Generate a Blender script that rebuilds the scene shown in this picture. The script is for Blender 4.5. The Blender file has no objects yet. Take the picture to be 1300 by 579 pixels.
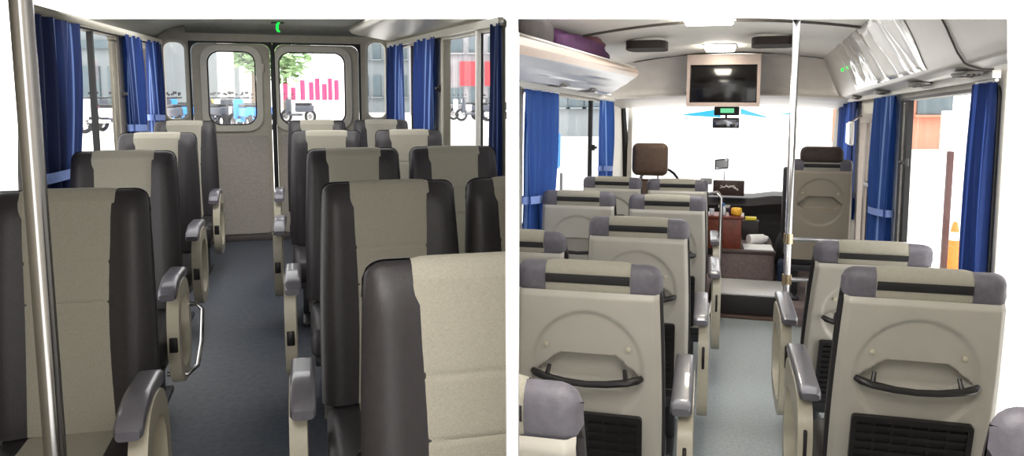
import bpy, bmesh, math, random
from mathutils import Vector, Matrix
from mathutils.geometry import tessellate_polygon
random.seed(7)
PI = math.pi
sc = bpy.context.scene
COL = sc.collection

# ------------------------------------------------------------------ materials
def lin(c):
    c = c / 255.0
    return c / 12.92 if c <= .04045 else ((c + .055) / 1.055) ** 2.4
def rgb(r, g, b): return (lin(r), lin(g), lin(b), 1)
MATS = {}
def mat(name, col, rough=.5, metal=0, noise=0, nscale=40, bump=0, bscale=200, emit=0, coat=0, spec=.5):
    if name in MATS: return MATS[name]
    m = bpy.data.materials.new(name); m.use_nodes = True
    nt = m.node_tree; b = nt.nodes['Principled BSDF']
    c = rgb(*col)
    b.inputs['Base Color'].default_value = c
    b.inputs['Roughness'].default_value = rough
    b.inputs['Metallic'].default_value = metal
    b.inputs['Specular IOR Level'].default_value = spec
    b.inputs['Coat Weight'].default_value = coat
    if emit:
        b.inputs['Emission Color'].default_value = c
        b.inputs['Emission Strength'].default_value = emit
    tc = nt.nodes.new('ShaderNodeTexCoord')
    if noise:
        n = nt.nodes.new('ShaderNodeTexNoise'); n.inputs['Scale'].default_value = nscale; n.inputs['Detail'].default_value = 4
        r = nt.nodes.new('ShaderNodeValToRGB')
        r.color_ramp.elements[0].position = .3; r.color_ramp.elements[1].position = .7
        r.color_ramp.elements[0].color = tuple(v * (1 - noise) for v in c[:3]) + (1,)
        r.color_ramp.elements[1].color = tuple(min(1, v * (1 + noise)) for v in c[:3]) + (1,)
        nt.links.new(tc.outputs['Object'], n.inputs['Vector'])
        nt.links.new(n.outputs['Fac'], r.inputs['Fac']); nt.links.new(r.outputs['Color'], b.inputs['Base Color'])
    if bump:
        n2 = nt.nodes.new('ShaderNodeTexNoise'); n2.inputs['Scale'].default_value = bscale; n2.inputs['Detail'].default_value = 3
        bp = nt.nodes.new('ShaderNodeBump'); bp.inputs['Strength'].default_value = bump; bp.inputs['Distance'].default_value = .004
        nt.links.new(tc.outputs['Object'], n2.inputs['Vector'])
        nt.links.new(n2.outputs['Fac'], bp.inputs['Height']); nt.links.new(bp.outputs['Normal'], b.inputs['Normal'])
    MATS[name] = m
    return m
def glass_mat(name, tint=(1, 1, 1), k=.06):
    m = bpy.data.materials.new(name); m.use_nodes = True
    nt = m.node_tree; nt.nodes.clear()
    out = nt.nodes.new('ShaderNodeOutputMaterial'); mx = nt.nodes.new('ShaderNodeMixShader')
    t = nt.nodes.new('ShaderNodeBsdfTransparent'); g = nt.nodes.new('ShaderNodeBsdfGlossy')
    t.inputs['Color'].default_value = (*tint, 1); g.inputs['Roughness'].default_value = .05
    mx.inputs[0].default_value = k
    nt.links.new(t.outputs[0], mx.inputs[1]); nt.links.new(g.outputs[0], mx.inputs[2]); nt.links.new(mx.outputs[0], out.inputs[0])
    MATS[name] = m
    return m
def curtain_mat(name, col, stripe, ns, w=.10):
    m = bpy.data.materials.new(name); m.use_nodes = True
    nt = m.node_tree; b = nt.nodes['Principled BSDF']; b.inputs['Roughness'].default_value = .8
    uv = nt.nodes.new('ShaderNodeUVMap'); uv.uv_map = 'UVMap'
    sx = nt.nodes.new('ShaderNodeSeparateXYZ'); nt.links.new(uv.outputs[0], sx.inputs[0])
    def mth(op, a, bb):
        n = nt.nodes.new('ShaderNodeMath'); n.operation = op
        for i, v in enumerate((a, bb)):
            if isinstance(v, (int, float)): n.inputs[i].default_value = v
            else: nt.links.new(v, n.inputs[i])
        return n.outputs[0]
    fr = mth('FRACT', mth('MULTIPLY', sx.outputs[0], ns), 0)
    d = mth('ABSOLUTE', mth('SUBTRACT', fr, .5), 0)
    s1 = mth('LESS_THAN', d, w * .5)
    mix = nt.nodes.new('ShaderNodeMix'); mix.data_type = 'RGBA'
    nt.links.new(s1, mix.inputs['Factor'])
    nz = nt.nodes.new('ShaderNodeTexNoise'); nz.inputs['Scale'].default_value = 12
    rp = nt.nodes.new('ShaderNodeValToRGB'); c = rgb(*col)
    rp.color_ramp.elements[0].color = tuple(v * .8 for v in c[:3]) + (1,); rp.color_ramp.elements[1].color = tuple(v * 1.2 for v in c[:3]) + (1,)
    nt.links.new(nz.outputs['Fac'], rp.inputs['Fac'])
    nt.links.new(rp.outputs['Color'], mix.inputs['A']); mix.inputs['B'].default_value = rgb(*stripe)
    nt.links.new(mix.outputs['Result'], b.inputs['Base Color'])
    # cloth lets some window light through
    tr = nt.nodes.new('ShaderNodeBsdfTranslucent'); nt.links.new(mix.outputs['Result'], tr.inputs['Color'])
    ms = nt.nodes.new('ShaderNodeMixShader'); ms.inputs[0].default_value = .3
    out = nt.nodes['Material Output']
    nt.links.new(b.outputs[0], ms.inputs[1]); nt.links.new(tr.outputs[0], ms.inputs[2]); nt.links.new(ms.outputs[0], out.inputs[0])
    MATS[name] = m
    return m

fabric = mat('seat_fabric', (150, 146, 133), .9, noise=.1, nscale=300, bump=.4, bscale=500)
leather = mat('charcoal_leather', (44, 41, 43), .46, noise=.12, nscale=60, bump=.15, bscale=260, spec=.4)
leather2 = mat('grey_headrest_leather', (92, 89, 97), .5, noise=.12, nscale=60, bump=.15, bscale=260)
shell_m = mat('seat_shell_plastic', (166, 162, 153), .3, noise=.05, nscale=9, bump=.05, bscale=420)
shell_d = mat('guide_shell_plastic', (150, 140, 124), .4, noise=.05, nscale=9)
black = mat('black_plastic', (24, 21, 22), .35, noise=.1)
blackband = mat('black_band', (20, 18, 20), .6, noise=.1)
padm = mat('armrest_pad', (92, 90, 97), .3, noise=.06, coat=.3)
cream = mat('cream_plastic', (172, 165, 147), .35, noise=.05)
chrome = mat('chrome', (172, 170, 170), .16, 1, noise=.02)
steel = mat('dark_steel', (60, 60, 63), .4, .6, noise=.1)
# left cabin shell
l_floor = mat('dark_vinyl_floor', (62, 67, 76), .5, noise=.22, nscale=35, bump=.2, bscale=300)
l_wall = mat('beige_side_panel', (160, 154, 139), .55, noise=.06, nscale=14)
l_low = mat('grey_carpet_panel', (150, 144, 136), .9, noise=.15, nscale=90)
l_rim = mat('pale_window_rim', (178, 174, 160), .35, noise=.04)
l_ceil = mat('grey_headliner', (124, 124, 116), .8, noise=.08, nscale=30)
l_dark = mat('dark_lower_trim', (66, 60, 60), .7, noise=.12)
rubber = mat('black_rubber', (20, 19, 20), .6, noise=.1)
# right cabin shell
r_floor = mat('grey_dimpled_vinyl', (142, 149, 150), .42, noise=.14, nscale=60, bump=.5, bscale=160)  # pale base colour also holds the windscreen's reflection on the floor
r_wall = mat('white_side_panel', (214, 210, 200), .5, noise=.04, nscale=14)
r_ceil = mat('white_headliner', (240, 238, 230), .6, noise=.03, nscale=20)
r_bulk = mat('grey_front_header', (214, 210, 205), .45, noise=.05, nscale=8)
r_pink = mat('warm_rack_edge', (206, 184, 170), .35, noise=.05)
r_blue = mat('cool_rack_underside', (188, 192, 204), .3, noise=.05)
seam_m = mat('dark_seam', (70, 66, 62), .7, noise=.05)
white_p = mat('white_plastic', (236, 234, 228), .35, noise=.03)
tvf = mat('tv_frame_silver', (176, 160, 152), .35, .2, noise=.05)
screen = mat('tv_screen', (16, 14, 15), .12, noise=.2, nscale=6)
brown = mat('brown_leather', (88, 68, 54), .5, noise=.15, nscale=30)
redwood = mat('red_brown_wood', (112, 50, 34), .4, noise=.25, nscale=18)
dash_m = mat('dash_black', (44, 42, 44), .6, noise=.15)
carpet = mat('brown_engine_carpet', (116, 102, 100), .9, noise=.2, nscale=50)
stepdark = mat('dark_step_riser', (30, 25, 24), .6, noise=.2)
stepbrown = mat('brown_step_foot', (82, 62, 52), .6, noise=.2)
lamp_e = mat('lamp_diffuser', (255, 246, 230), .5, emit=40)
green_e = mat('green_lamp', (0, 235, 50), .4, emit=3)
clock_e = mat('clock_display', (120, 225, 165), .4, emit=.8)
purple = mat('purple_cloth', (62, 12, 62), .8, noise=.3, nscale=14)
mauve = mat('mauve_cloth', (100, 58, 66), .8, noise=.25, nscale=16)
film = mat('plastic_film', (206, 205, 202), .16, noise=.05, nscale=7, coat=.6)
glass = glass_mat('window_glass', k=.045)
bluerefl = glass_mat('blue_tint_film', (.02, .24, .40), .05)  # see-through blue that stands in for reflections on the windscreen
cur_a = curtain_mat('blue_curtain', (30, 56, 118), (120, 148, 205), 9, .13)
cur_b = curtain_mat('navy_curtain', (26, 42, 88), (96, 120, 172), 8, .10)
cur_r = curtain_mat('bright_blue_curtain', (44, 84, 158), (130, 166, 225), 4, .09)
cur_n = curtain_mat('deep_blue_curtain', (30, 54, 112), (70, 100, 180), 5, .10)
tie_m = mat('curtain_tie', (128, 152, 214), .8, noise=.1)
yellow = mat('yellow_pack', (226, 205, 50), .5, noise=.1)
orange = mat('orange_plastic', (240, 120, 40), .5, noise=.08)
whitep = mat('white_paper', (240, 240, 238), .8, noise=.03)
clearp = mat('pale_clear_plastic', (214, 224, 232), .15, noise=.05, coat=.5)
bluep = mat('blue_plastic', (30, 110, 200), .4, noise=.05)
denim = mat('dark_blue_cloth', (36, 50, 76), .85, noise=.3, nscale=20)
blackcloth = mat('black_cloth', (30, 30, 34), .85, noise=.3, nscale=20)
# outdoors, in strong daylight
pave = mat('pale_paving', (240, 238, 234), .9, noise=.03, nscale=2)
b_grey = mat('pale_grey_render', (124, 131, 134), .9, noise=.06, nscale=1.2)
b_pink = mat('pink_brick', (186, 128, 106), .9, noise=.06, nscale=3)
b_glass = mat('facade_glass', (84, 98, 104), .3, noise=.1, nscale=2)
b_red = mat('red_signboard', (222, 62, 70), .6, noise=.1)
pinkban = mat('pink_banner', (240, 60, 110), .7, noise=.1)
leafm = mat('tree_leaf', (170, 200, 150), .9, noise=.35, nscale=4)
bark = mat('tree_bark', (120, 105, 90), .9, noise=.2)
tyre = mat('tyre', (40, 40, 44), .8, noise=.1)

# ------------------------------------------------------------------ mesh helpers
class MB:
    def __init__(s): s.bm = bmesh.new()
    def box(s, c, d, bev=0, seg=2, rot=None):
        M = Matrix.Translation(Vector(c)) @ (rot.to_4x4() if rot else Matrix.Identity(4)) @ Matrix.Diagonal((d[0], d[1], d[2], 1))
        r = bmesh.ops.create_cube(s.bm, size=1, matrix=M)
        if bev:
            es = {e for v in r['verts'] for e in v.link_edges}
            bmesh.ops.bevel(s.bm, geom=list(es), offset=bev, segments=seg, profile=.5, affect='EDGES')
        return s
    def tube(s, pts, r, n=10, cap=True):
        pts = [Vector(p) for p in pts]; rings = []; up = None
        for i, p in enumerate(pts):
            a = pts[max(0, i - 1)]; b = pts[min(len(pts) - 1, i + 1)]
            t = (b - a).normalized()
            if up is None: up = t.orthogonal().normalized()
            up = (up - t * up.dot(t)).normalized(); w = t.cross(up)
            rr_ = r[i] if isinstance(r, (list, tuple)) else r
            rings.append([s.bm.verts.new(p + (up * math.cos(2 * PI * k / n) + w * math.sin(2 * PI * k / n)) * rr_) for k in range(n)])
        for A, B in zip(rings, rings[1:]):
            for k in range(n): s.bm.faces.new((A[k], A[(k + 1) % n], B[(k + 1) % n], B[k]))
        if cap: s.bm.faces.new(rings[0][::-1]); s.bm.faces.new(rings[-1])
        return s
    def lathe(s, prof, c=(0, 0, 0), n=20, axis='Z'):
        rings = []
        for r, z in prof:
            ring = []
            for k in range(n):
                a = 2 * PI * k / n; x, y = r * math.cos(a), r * math.sin(a)
                p = {'Z': (x, y, z), 'X': (z, x, y), 'Y': (y, z, x)}[axis]
                ring.append(s.bm.verts.new(Vector(p) + Vector(c)))
            rings.append(ring)
        for A, B in zip(rings, rings[1:]):
            for k in range(n): s.bm.faces.new((A[k], A[(k + 1) % n], B[(k + 1) % n], B[k]))
        s.bm.faces.new(rings[0][::-1]); s.bm.faces.new(rings[-1])
        return s
    def grid(s, fn, nu, nv, uv=False, closed_v=False):
        L = (s.bm.loops.layers.uv.get('UVMap') or s.bm.loops.layers.uv.new('UVMap')) if uv else None
        V = [[s.bm.verts.new(fn(i / (nu - 1), j / (nv - (0 if closed_v else 1)))) for j in range(nv)] for i in range(nu)]
        for i in range(nu - 1):
            for j in range(nv if closed_v else nv - 1):
                j2 = (j + 1) % nv
                f = s.bm.faces.new((V[i][j], V[i + 1][j], V[i + 1][j2], V[i][j2]))
                if uv:
                    for lp, (a, b) in zip(f.loops, ((i, j), (i + 1, j), (i + 1, j2), (i, j2))): lp[L].uv = (a / (nu - 1), b / (nv - 1))
        return V
    def plate(s, outer, holes, th, mp):
        """flat plate with holes in (s,z) coordinates; mp(s,z,d) places it, d from 0 to th"""
        polys = [[Vector((p[0], p[1], 0)) for p in outer]] + [[Vector((p[0], p[1], 0)) for p in h] for h in holes]
        flat = [p for q in polys for p in q]
        tris = tessellate_polygon(polys)
        F = [s.bm.verts.new(mp(p.x, p.y, 0)) for p in flat]; B = [s.bm.verts.new(mp(p.x, p.y, th)) for p in flat]
        for t in tris:
            s.bm.faces.new([F[i] for i in t]); s.bm.faces.new([B[i] for i in reversed(t)])
        k = 0
        for q in polys:
            n = len(q)
            for i in range(n):
                a, b = k + i, k + (i + 1) % n
                s.bm.faces.new((F[a], F[b], B[b], B[a]))
            k += n
        return s
    def prism(s, poly, th, mp): return s.plate(poly, [], th, mp)
    def mesh(s, name, smooth=35):
        bmesh.ops.recalc_face_normals(s.bm, faces=s.bm.faces)
        me = bpy.data.meshes.new(name); s.bm.to_mesh(me); s.bm.free()
        for p in me.polygons: p.use_smooth = True
        me.set_sharp_from_angle(angle=math.radians(smooth))
        return me
def rr(x0, x1, z0, z1, r, n=6):
    P = []
    for cx, cz, a0 in ((x1 - r, z1 - r, 0), (x0 + r, z1 - r, 90), (x0 + r, z0 + r, 180), (x1 - r, z0 + r, 270)):
        for k in range(n + 1):
            a = math.radians(a0 + 90 * k / n); P.append((cx + r * math.cos(a), cz + r * math.sin(a)))
    return P
def rect(x0, x1, z0, z1): return [(x0, z0), (x1, z0), (x1, z1), (x0, z1)]

# ------------------------------------------------------------------ objects
def tag(o, label=None, cat=None, group=None, kind=None):
    if label: o['label'] = label
    if cat: o['category'] = cat
    if group: o['group'] = group
    if kind: o['kind'] = kind
    return o
def place(o, cab, loc=(0, 0, 0), rz=0, parent=None):
    COL.objects.link(o)
    M = Matrix.Translation(Vector(loc)) @ Matrix.Rotation(rz, 4, 'Z')
    if parent is not None: o.parent = parent; o.matrix_basis = M
    else: o.matrix_basis = cab @ M
    return o
def part(name, mb, m, parent, loc=(0, 0, 0), smooth=35, rz=0):
    me = mb if isinstance(mb, bpy.types.Mesh) else mb.mesh(name, smooth)
    if not me.materials: me.materials.append(m)
    return place(bpy.data.objects.new(name, me), None, loc, rz, parent)
def solo(name, mb, m, cab, label=None, cat=None, group=None, kind=None, loc=(0, 0, 0), rz=0, smooth=35):
    """a thing (or setting piece) that is a single mesh; mesh coordinates are relative to loc"""
    me = mb if isinstance(mb, bpy.types.Mesh) else mb.mesh(name, smooth)
    if not me.materials: me.materials.append(m)
    o = place(bpy.data.objects.new(name, me), cab, loc, rz)
    return tag(o, label, cat, group, kind)
def thing(name, cab, loc, label=None, cat=None, group=None, rz=0, kind=None):
    o = place(bpy.data.objects.new(name, None), cab, loc, rz); o.empty_display_size = .1
    return tag(o, label, cat, group, kind)
def struct(name, mb, m, cab, smooth=35): return solo(name, mb, m, cab, kind='structure', smooth=smooth)
def dup(root, basis, label, group=None):
    r = root.copy(); COL.objects.link(r); r.matrix_basis = basis; r['label'] = label
    if group: r['group'] = group
    for ch in list(root.children):
        c = ch.copy(); COL.objects.link(c); c.parent = r
        for g in list(ch.children):
            d = g.copy(); COL.objects.link(d); d.parent = c
    return r
def tree(o):
    for ch in list(o.children): yield from tree(ch)
    yield o
def wmat(o): return (wmat(o.parent) if o.parent else Matrix.Identity(4)) @ o.matrix_basis
def clip(root, co, no):
    """saw a thing off flush at a wall face (co, no): what lies on the side of no goes"""
    for o in tree(root):
        if o.type != 'MESH': continue
        M = wmat(o); inv = M.inverted()
        c = inv @ Vector(co); n = (M.to_3x3().transposed() @ Vector(no)).normalized()
        if all((v.co - c).dot(n) <= 0 for v in o.data.vertices): continue
        if all((v.co - c).dot(n) >= 0 for v in o.data.vertices):
            if not o.children: bpy.data.objects.remove(o)
            continue
        bm = bmesh.new(); bm.from_mesh(o.data)
        r = bmesh.ops.bisect_plane(bm, geom=bm.verts[:] + bm.edges[:] + bm.faces[:], plane_co=c, plane_no=n, clear_outer=True)
        es = [e for e in r['geom_cut'] if isinstance(e, bmesh.types.BMEdge) and e.is_valid]
        if es: bmesh.ops.holes_fill(bm, edges=es, sides=0)
        me = o.data.copy(); bm.to_mesh(me); bm.free(); o.data = me

# ------------------------------------------------------------------ camera and the two cabins' axes
CAM = Vector((0, 0, 2.15))
FPX = 1000.0; PPX, PPY = 650.0, 240.0
pitch = math.atan((PPY - 126) / FPX)
cf = Vector((0, math.cos(pitch), -math.sin(pitch))); cu = Vector((0, math.sin(pitch), math.cos(pitch)))
def cabin(vx, vy):
    y = (Vector((1, 0, 0)) * ((vx - PPX) / FPX) + cf + cu * ((PPY - vy) / FPX)).normalized()
    x = y.cross(Vector((0, 0, 1))).normalized(); z = x.cross(y)
    M = Matrix((x, y, z)).transposed().to_4x4(); M.translation = CAM
    return M
LC = cabin(322, 97)     # rear half, seats face the camera, coordinates from the eye point
RC = cabin(945, 155)    # front half, seats face away
W0 = Matrix.Identity(4)
cam = bpy.data.cameras.new('camera'); co = bpy.data.objects.new('camera', cam); COL.objects.link(co)
co.location = CAM; co.rotation_euler = (PI / 2 - pitch, 0, 0)
cam.sensor_width = 36; cam.lens = 36 * FPX / 1300; cam.shift_y = -(289.5 - PPY) / 1300; cam.clip_start = .05; cam.clip_end = 400
sc.camera = co
def edge_plane(px):   # faces of the added partition
    d = Vector((1, 0, 0)) * ((px - PPX) / FPX) + cf
    return d.cross(cu).normalized()      # points to +x side
CUT_L = edge_plane(642); CUT_R = -edge_plane(659)
def top_plane(py): return Vector((1, 0, 0)).cross(cf + cu * ((PPY - py) / FPX)).normalized()
def cut_top(o, py=24):
    n = top_plane(py); n = n if n.z > 0 else -n
    clip(o, CAM, n)

# ------------------------------------------------------------------ passenger seat
SW = .445
H0 = .40
def wid(h): return .428 + .030 * math.sin(min(1, max(0, (.62 - h) / .45)) * PI / 2)
TC, TR = (-.006, .630), .031        # centre and radius of the rounded top
def front_a(h): return .032 + .022 * math.sin(min(1, h / .62) * PI * .95 + .15)
def pad_profile():
    P = []
    for k in range(15):
        h = .63 * k / 14; P.append((front_a(h), h))
    for k in range(1, 9):
        a = PI * k / 9; P.append((TC[0] + TR * math.cos(a), TC[1] + TR * math.sin(a)))
    P += [(-.038, .615), (-.038, .585), (-.014, .575), (-.012, .45), (-.010, .2), (-.008, 0)]
    return P
def normals(P):
    N = []
    for i in range(len(P)):
        a = P[max(0, i - 1)]; b = P[min(len(P) - 1, i + 1)]
        d = Vector((b[0] - a[0], b[1] - a[1])); d = d.normalized(); N.append((d.y, -d.x))
    return N
SEATM = {}
def seat_meshes(ang):
    if ang in SEATM: return SEATM[ang]
    ca, sa = math.cos(ang), math.sin(ang)
    def R(x, a, h): h *= 1.062; return (x, a * ca - h * sa, H0 + a * sa + h * ca)
    P = pad_profile(); N = normals(P); n = len(P); D = {}
    r = .042
    us = [-1, -.985, -.95, -.9, -.84, -.76, -.66, -.52, -.35, 0, .35, .52, .66, .76, .84, .9, .95, .985, 1]
    m = MB(); V = []
    for u in us:
        row = []
        for (a, h), (na, nh) in zip(P, N):
            w = wid(h) / 2; x = u * w; e = abs(x) - (w - r)
            d = r * (1 - math.sqrt(max(0, 1 - (e / r) ** 2))) if e > 0 else 0
            d *= .8 if a > 0 or h > .58 else .1
            b = .016 * math.exp(-((abs(x) - .168) / .04) ** 2) if (a > 0 and h < .6) else 0
            row.append(m.bm.verts.new(R(x, a + na * (b - d), h + nh * (b - d))))
        V.append(row)
    for i in range(len(us) - 1):
        for j in range(n - 1): m.bm.faces.new((V[i][j], V[i + 1][j], V[i + 1][j + 1], V[i][j + 1]))
    for row in (V[0][::-1], V[-1]): m.bm.faces.new(row)
    for i in range(len(us) - 1): m.bm.faces.new((V[i][0], V[i][-1], V[i + 1][-1], V[i + 1][0]))
    D['backrest'] = (m.mesh('backrest'), leather)
    # fabric centre panel that runs over the top, with sewn seams
    Q = []
    for k in range(125):
        h = .63 * k / 124; Q.append((front_a(h), h))
    for k in range(1, 12):
        a = PI * k / 12; Q.append((TC[0] + TR * math.cos(a), TC[1] + TR * math.sin(a)))
    Q += [(-.038, .615), (-.039, .588)]
    NQ = normals(Q)
    m = MB()
    def ins(u, v):
        k = round(v * (len(Q) - 1)); (a, h), (na, nh) = Q[k], NQ[k]
        hw = .126 - .013 * math.sin(min(1, max(0, h / .62)) * PI) if k < 124 else .126
        o = .006
        for s_ in (.465, .355): o -= .004 * math.exp(-((h - s_) / .0035) ** 2) * (1 - abs(u * 2 - 1) ** 8) if k < 124 else 0
        x = (u * 2 - 1)
        o -= .0045 * abs(x) ** 10
        return R(x * hw, a + na * o, h + nh * o)
    m.grid(ins, 15, len(Q)); D['centre_panel'] = (m.mesh('centre_panel', 60), fabric)
    # moulded back shell with its round emboss and handle recess
    m = MB()
    sst = lambda t: max(0, min(1, t)) ** 2 * (3 - 2 * max(0, min(1, t)))
    def shell(u, v):
        h = -.06 + .65 * v; w = wid(max(h, 0)) / 2 - .007; x = (u * 2 - 1) * w
        a = -.060
        eu = min(u, 1 - u) * 2 * w
        a += .014 * (1 - sst(eu / .016)) + .012 * (1 - sst((.59 - h) / .014))
        rad = math.hypot(x, (h - .365) * .98)
        a += .009 * (1 - sst((rad - .158) / .012))
        hw = (.085 + (.405 - h) / .06 * .075 if h > .345 else .16 - (.345 - h) / .035 * .05)
        k = sst((hw - abs(x)) / .012) * sst((h - .305) / .012) * sst((.407 - h) / .012)
        a += .038 * k
        return R(x, a, h)
    m.grid(shell, 71, 105)
    D['back_shell'] = (m.mesh('back_shell', 50), shell_m)
    m = MB()
    pts = [(-.163, -.066, .352), (-.15, -.078, .350), (-.12, -.086, .344), (-.06, -.09, .336), (0, -.091, .333), (.06, -.09, .336), (.12, -.086, .344), (.15, -.078, .350), (.163, -.066, .352)]
    m.tube([R(*p) for p in pts], [.009, .012, .0115, .0105, .010, .0105, .0115, .012, .009], 10)
    for sx in (-1, 1): m.tube([R(sx * .118, -.084, .345), R(sx * .112, -.062, .372)], [.008, .006], 8)
    D['grab_handle'] = (m.mesh('grab_handle'), black)
    for sx in (-1, 1):
        D['screw_cap', sx] = (MB().lathe([(.0001, -.004), (.008, -.002), (.008, .002), (.0001, .004)], R(sx * .122, -.055, .43), 10, 'Y').mesh('screw_cap'), cream)
    m = MB()
    m.plate(rr(-.165, .165, -.05, .235, .012), [rect(-.150, .150, -.035, .218)], .016, lambda s, z, d: R(s, -.060 - d, z))
    m.plate(rect(-.152, .152, -.04, .222), [], .004, lambda s, z, d: R(s, -.0615 - d, z))
    for k in range(9):
        z = -.02 + k * .027; m.plate(rect(-.15, .15, z, z + .010), [], .006, lambda s, z_, d: R(s, -.0665 - d, z_))
    for k in range(5):
        x = -.10 + k * .05; m.plate(rect(x - .004, x + .004, -.035, .218), [], .005, lambda s, z_, d: R(s, -.0655 - d, z_))
    D['magazine_pocket'] = (m.mesh('magazine_pocket'), black)
    m = MB(); m.grid(lambda u, v: R((u * 2 - 1) * .124, -.0465 - .0015 * (1 - (2 * v - 1) ** 4), .612 + .026 * v), 6, 6)
    D['headrest_band'] = (m.mesh('headrest_band'), blackband)
    # grey leather caps on the back of the headrest corners
    for sx in (-1, 1):
        m = MB()
        def capf(u, v):
            k = 18.5 + v * 5.5; k0 = int(min(k, len(P) - 2)); t = k - k0
            a = P[k0][0] * (1 - t) + P[k0 + 1][0] * t; h = P[k0][1] * (1 - t) + P[k0 + 1][1] * t
            na = N[k0][0] * (1 - t) + N[k0 + 1][0] * t; nh = N[k0][1] * (1 - t) + N[k0 + 1][1] * t
            w = wid(h) / 2 + .002; x = .125 + (w - .125) * u; e = x - (w - r)
            d = (r * (1 - math.sqrt(max(0, 1 - (e / r) ** 2))) if e > 0 else 0) * .8
            return R(sx * x, a + na * (.0035 - d), h + nh * (.0035 - d))
        m.grid(capf, 12, 14)
        D['headrest_corner', sx] = (m.mesh('headrest_corner'), leather2)
    m = MB(); m.box((0, .235, .335), (SW * .97, .50, .13), .04, 4)
    D['seat_cushion'] = (m.mesh('seat_cushion'), leather)
    m = MB()
    def cus(u, v):
        x = (u * 2 - 1) * .115; y = .02 + .475 * v; z = .406 - .045 * max(0, (v - .86) / .14) ** 2
        return (x, y, z - .004 * abs(u * 2 - 1) ** 8)
    m.grid(cus, 9, 16); D['cushion_panel'] = (m.mesh('cushion_panel', 60), fabric)
    m = MB()
    m.box((0, .22, .25), (.40, .42, .05), .01)
    for sx in (-.14, .14):
        m.box((sx, .20, .13), (.05, .09, .23), .01); m.box((sx, .20, .0125), (.055, .44, .025), .006)
    D['base_frame'] = (m.mesh('base_frame'), steel)
    SEATM[ang] = D
    return D
ARMM = {}
def oval(k0, c, n=36, e=.8): return [(c[0] + k0[0] * math.copysign(abs(math.cos(2 * PI * i / n)) ** e, math.cos(2 * PI * i / n)), c[1] + k0[1] * math.copysign(abs(math.sin(2 * PI * i / n)) ** e, math.sin(2 * PI * i / n))) for i in range(n)]
def arm_meshes(sd, off, y0, y1, e=.8, dz=0, droop=.045):
    key = (sd, off, y0, y1)
    if key in ARMM: return ARMM[key]
    D = {}; cx = sd * (SW / 2 + off); lx = cx + sd * .014; L_ = y1 - y0
    m = MB()
    def padf(u, v):
        y = y0 + L_ * u; a = 2 * PI * v; sg = lambda q: math.copysign(abs(q) ** .45, q)
        en = min(1, .5 + 8 * u) if u < .07 else min(1, .55 + 7 * (1 - u))
        zc_ = .592 + dz - droop * max(0, (u - .5) / .5) ** 2 + .012 * u
        return (cx + .034 * sg(math.cos(a)) * min(1, en + .25), y, zc_ + .023 * sg(math.sin(a)) * en)
    V = m.grid(padf, 26, 24, closed_v=True)
    m.bm.faces.new(V[0]); m.bm.faces.new(V[-1][::-1])
    D['arm_pad'] = (m.mesh('arm_pad'), padm)
    # cream side loop under the pad
    m = MB(); yc = (y0 + y1) / 2 - .02; hl = L_ / 2 + .005
    m.plate(oval((hl, .215 + dz / 2), (yc, .375 + dz / 2), e=e), [oval((hl - .058, .150), (yc, .372), e=e)], .046, lambda s, z, d: (lx - .023 + d, s, z))
    bmesh.ops.bevel(m.bm, geom=[e for e in m.bm.edges if len(e.link_faces) == 2 and e.calc_face_angle(0) > 1.0], offset=.009, segments=2, affect='EDGES')
    D['arm_loop'] = (m.mesh('arm_loop'), cream)
    D['arm_latch'] = (MB().box((lx, yc + hl - .022, .36), (.034, .05, .065), .006).mesh('arm_latch'), black)
    D['hinge_slot'] = (MB().box((lx, yc - hl + .012, .47), (.012, .030, .10), .004).mesh('hinge_slot'), black)
    ARMM[key] = D
    return D
def make_seat(cab, loc, rz, label, group, arm=0, ang=8, armspec=(.045, .01, .61, .5, .03, .015)):
    D = seat_meshes(math.radians(ang))
    t = thing('passenger_seat', cab, loc, label, 'seat', group, rz)
    def pt(k, name=None, parent=t, D=D):
        me, m = D[k]; return part(name or k, me, m, parent)
    br = pt('backrest'); pt('centre_panel', parent=br)
    for sx in (-1, 1): pt(('headrest_corner', sx), 'headrest_corner', br)['label'] = 'paler grey leather on the headrest corner'
    pt('headrest_band', parent=br)
    sh = pt('back_shell')
    for k in ('grab_handle', 'magazine_pocket'): pt(k, parent=sh)
    for sx in (-1, 1): pt(('screw_cap', sx), 'screw_cap', sh)
    cu_ = pt('seat_cushion'); pt('cushion_panel', parent=cu_)
    pt('base_frame')
    if arm:
        A = arm_meshes(arm, *armspec)
        lp = pt('arm_loop', D=A)
        for k in ('arm_pad', 'arm_latch', 'hinge_slot'): pt(k, parent=lp, D=A)
    return t
def top_off(ang): return math.sin(math.radians(ang)) * .69

LF, RF = -1.43, -1.50     # floor heights below the eye
ord_ = ['first', 'second', 'third', 'fourth', 'fifth']
# rear cabin: single seats on the left, pairs on the right, all facing the camera
G1 = 'single seats left of the aisle in the rear cabin'
lab = ['grey and charcoal single seat beside the chrome pole, nearest on the left',
       'grey and charcoal single seat directly behind the one beside the chrome pole',
       'third single seat from the chrome pole, left of the dark aisle',
       'farthest single seat on the left, beside the rear left door']
seats_L, seats_R = [], []
for i, (x, y) in enumerate(((-.53, 2.57), (-.565, 3.85), (-.555, 5.05), (-.505, 6.35))):
    seats_L.append(make_seat(LC, (x, y - top_off(8), LF), PI - .06, lab[i], G1, -1, armspec=(.012, .12, .45)))
G2 = 'aisle seats right of the aisle in the rear cabin'
lab = ['grey and charcoal seat at lower right of the rear view, nearest to the camera',
       'aisle seat right of the dark aisle, directly behind the nearest one',
       'aisle seat third from the camera, right of the dark aisle',
       'aisle seat fourth from the camera, right of the dark aisle',
       'aisle seat in the last row, in front of the right rear door window']
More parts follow.
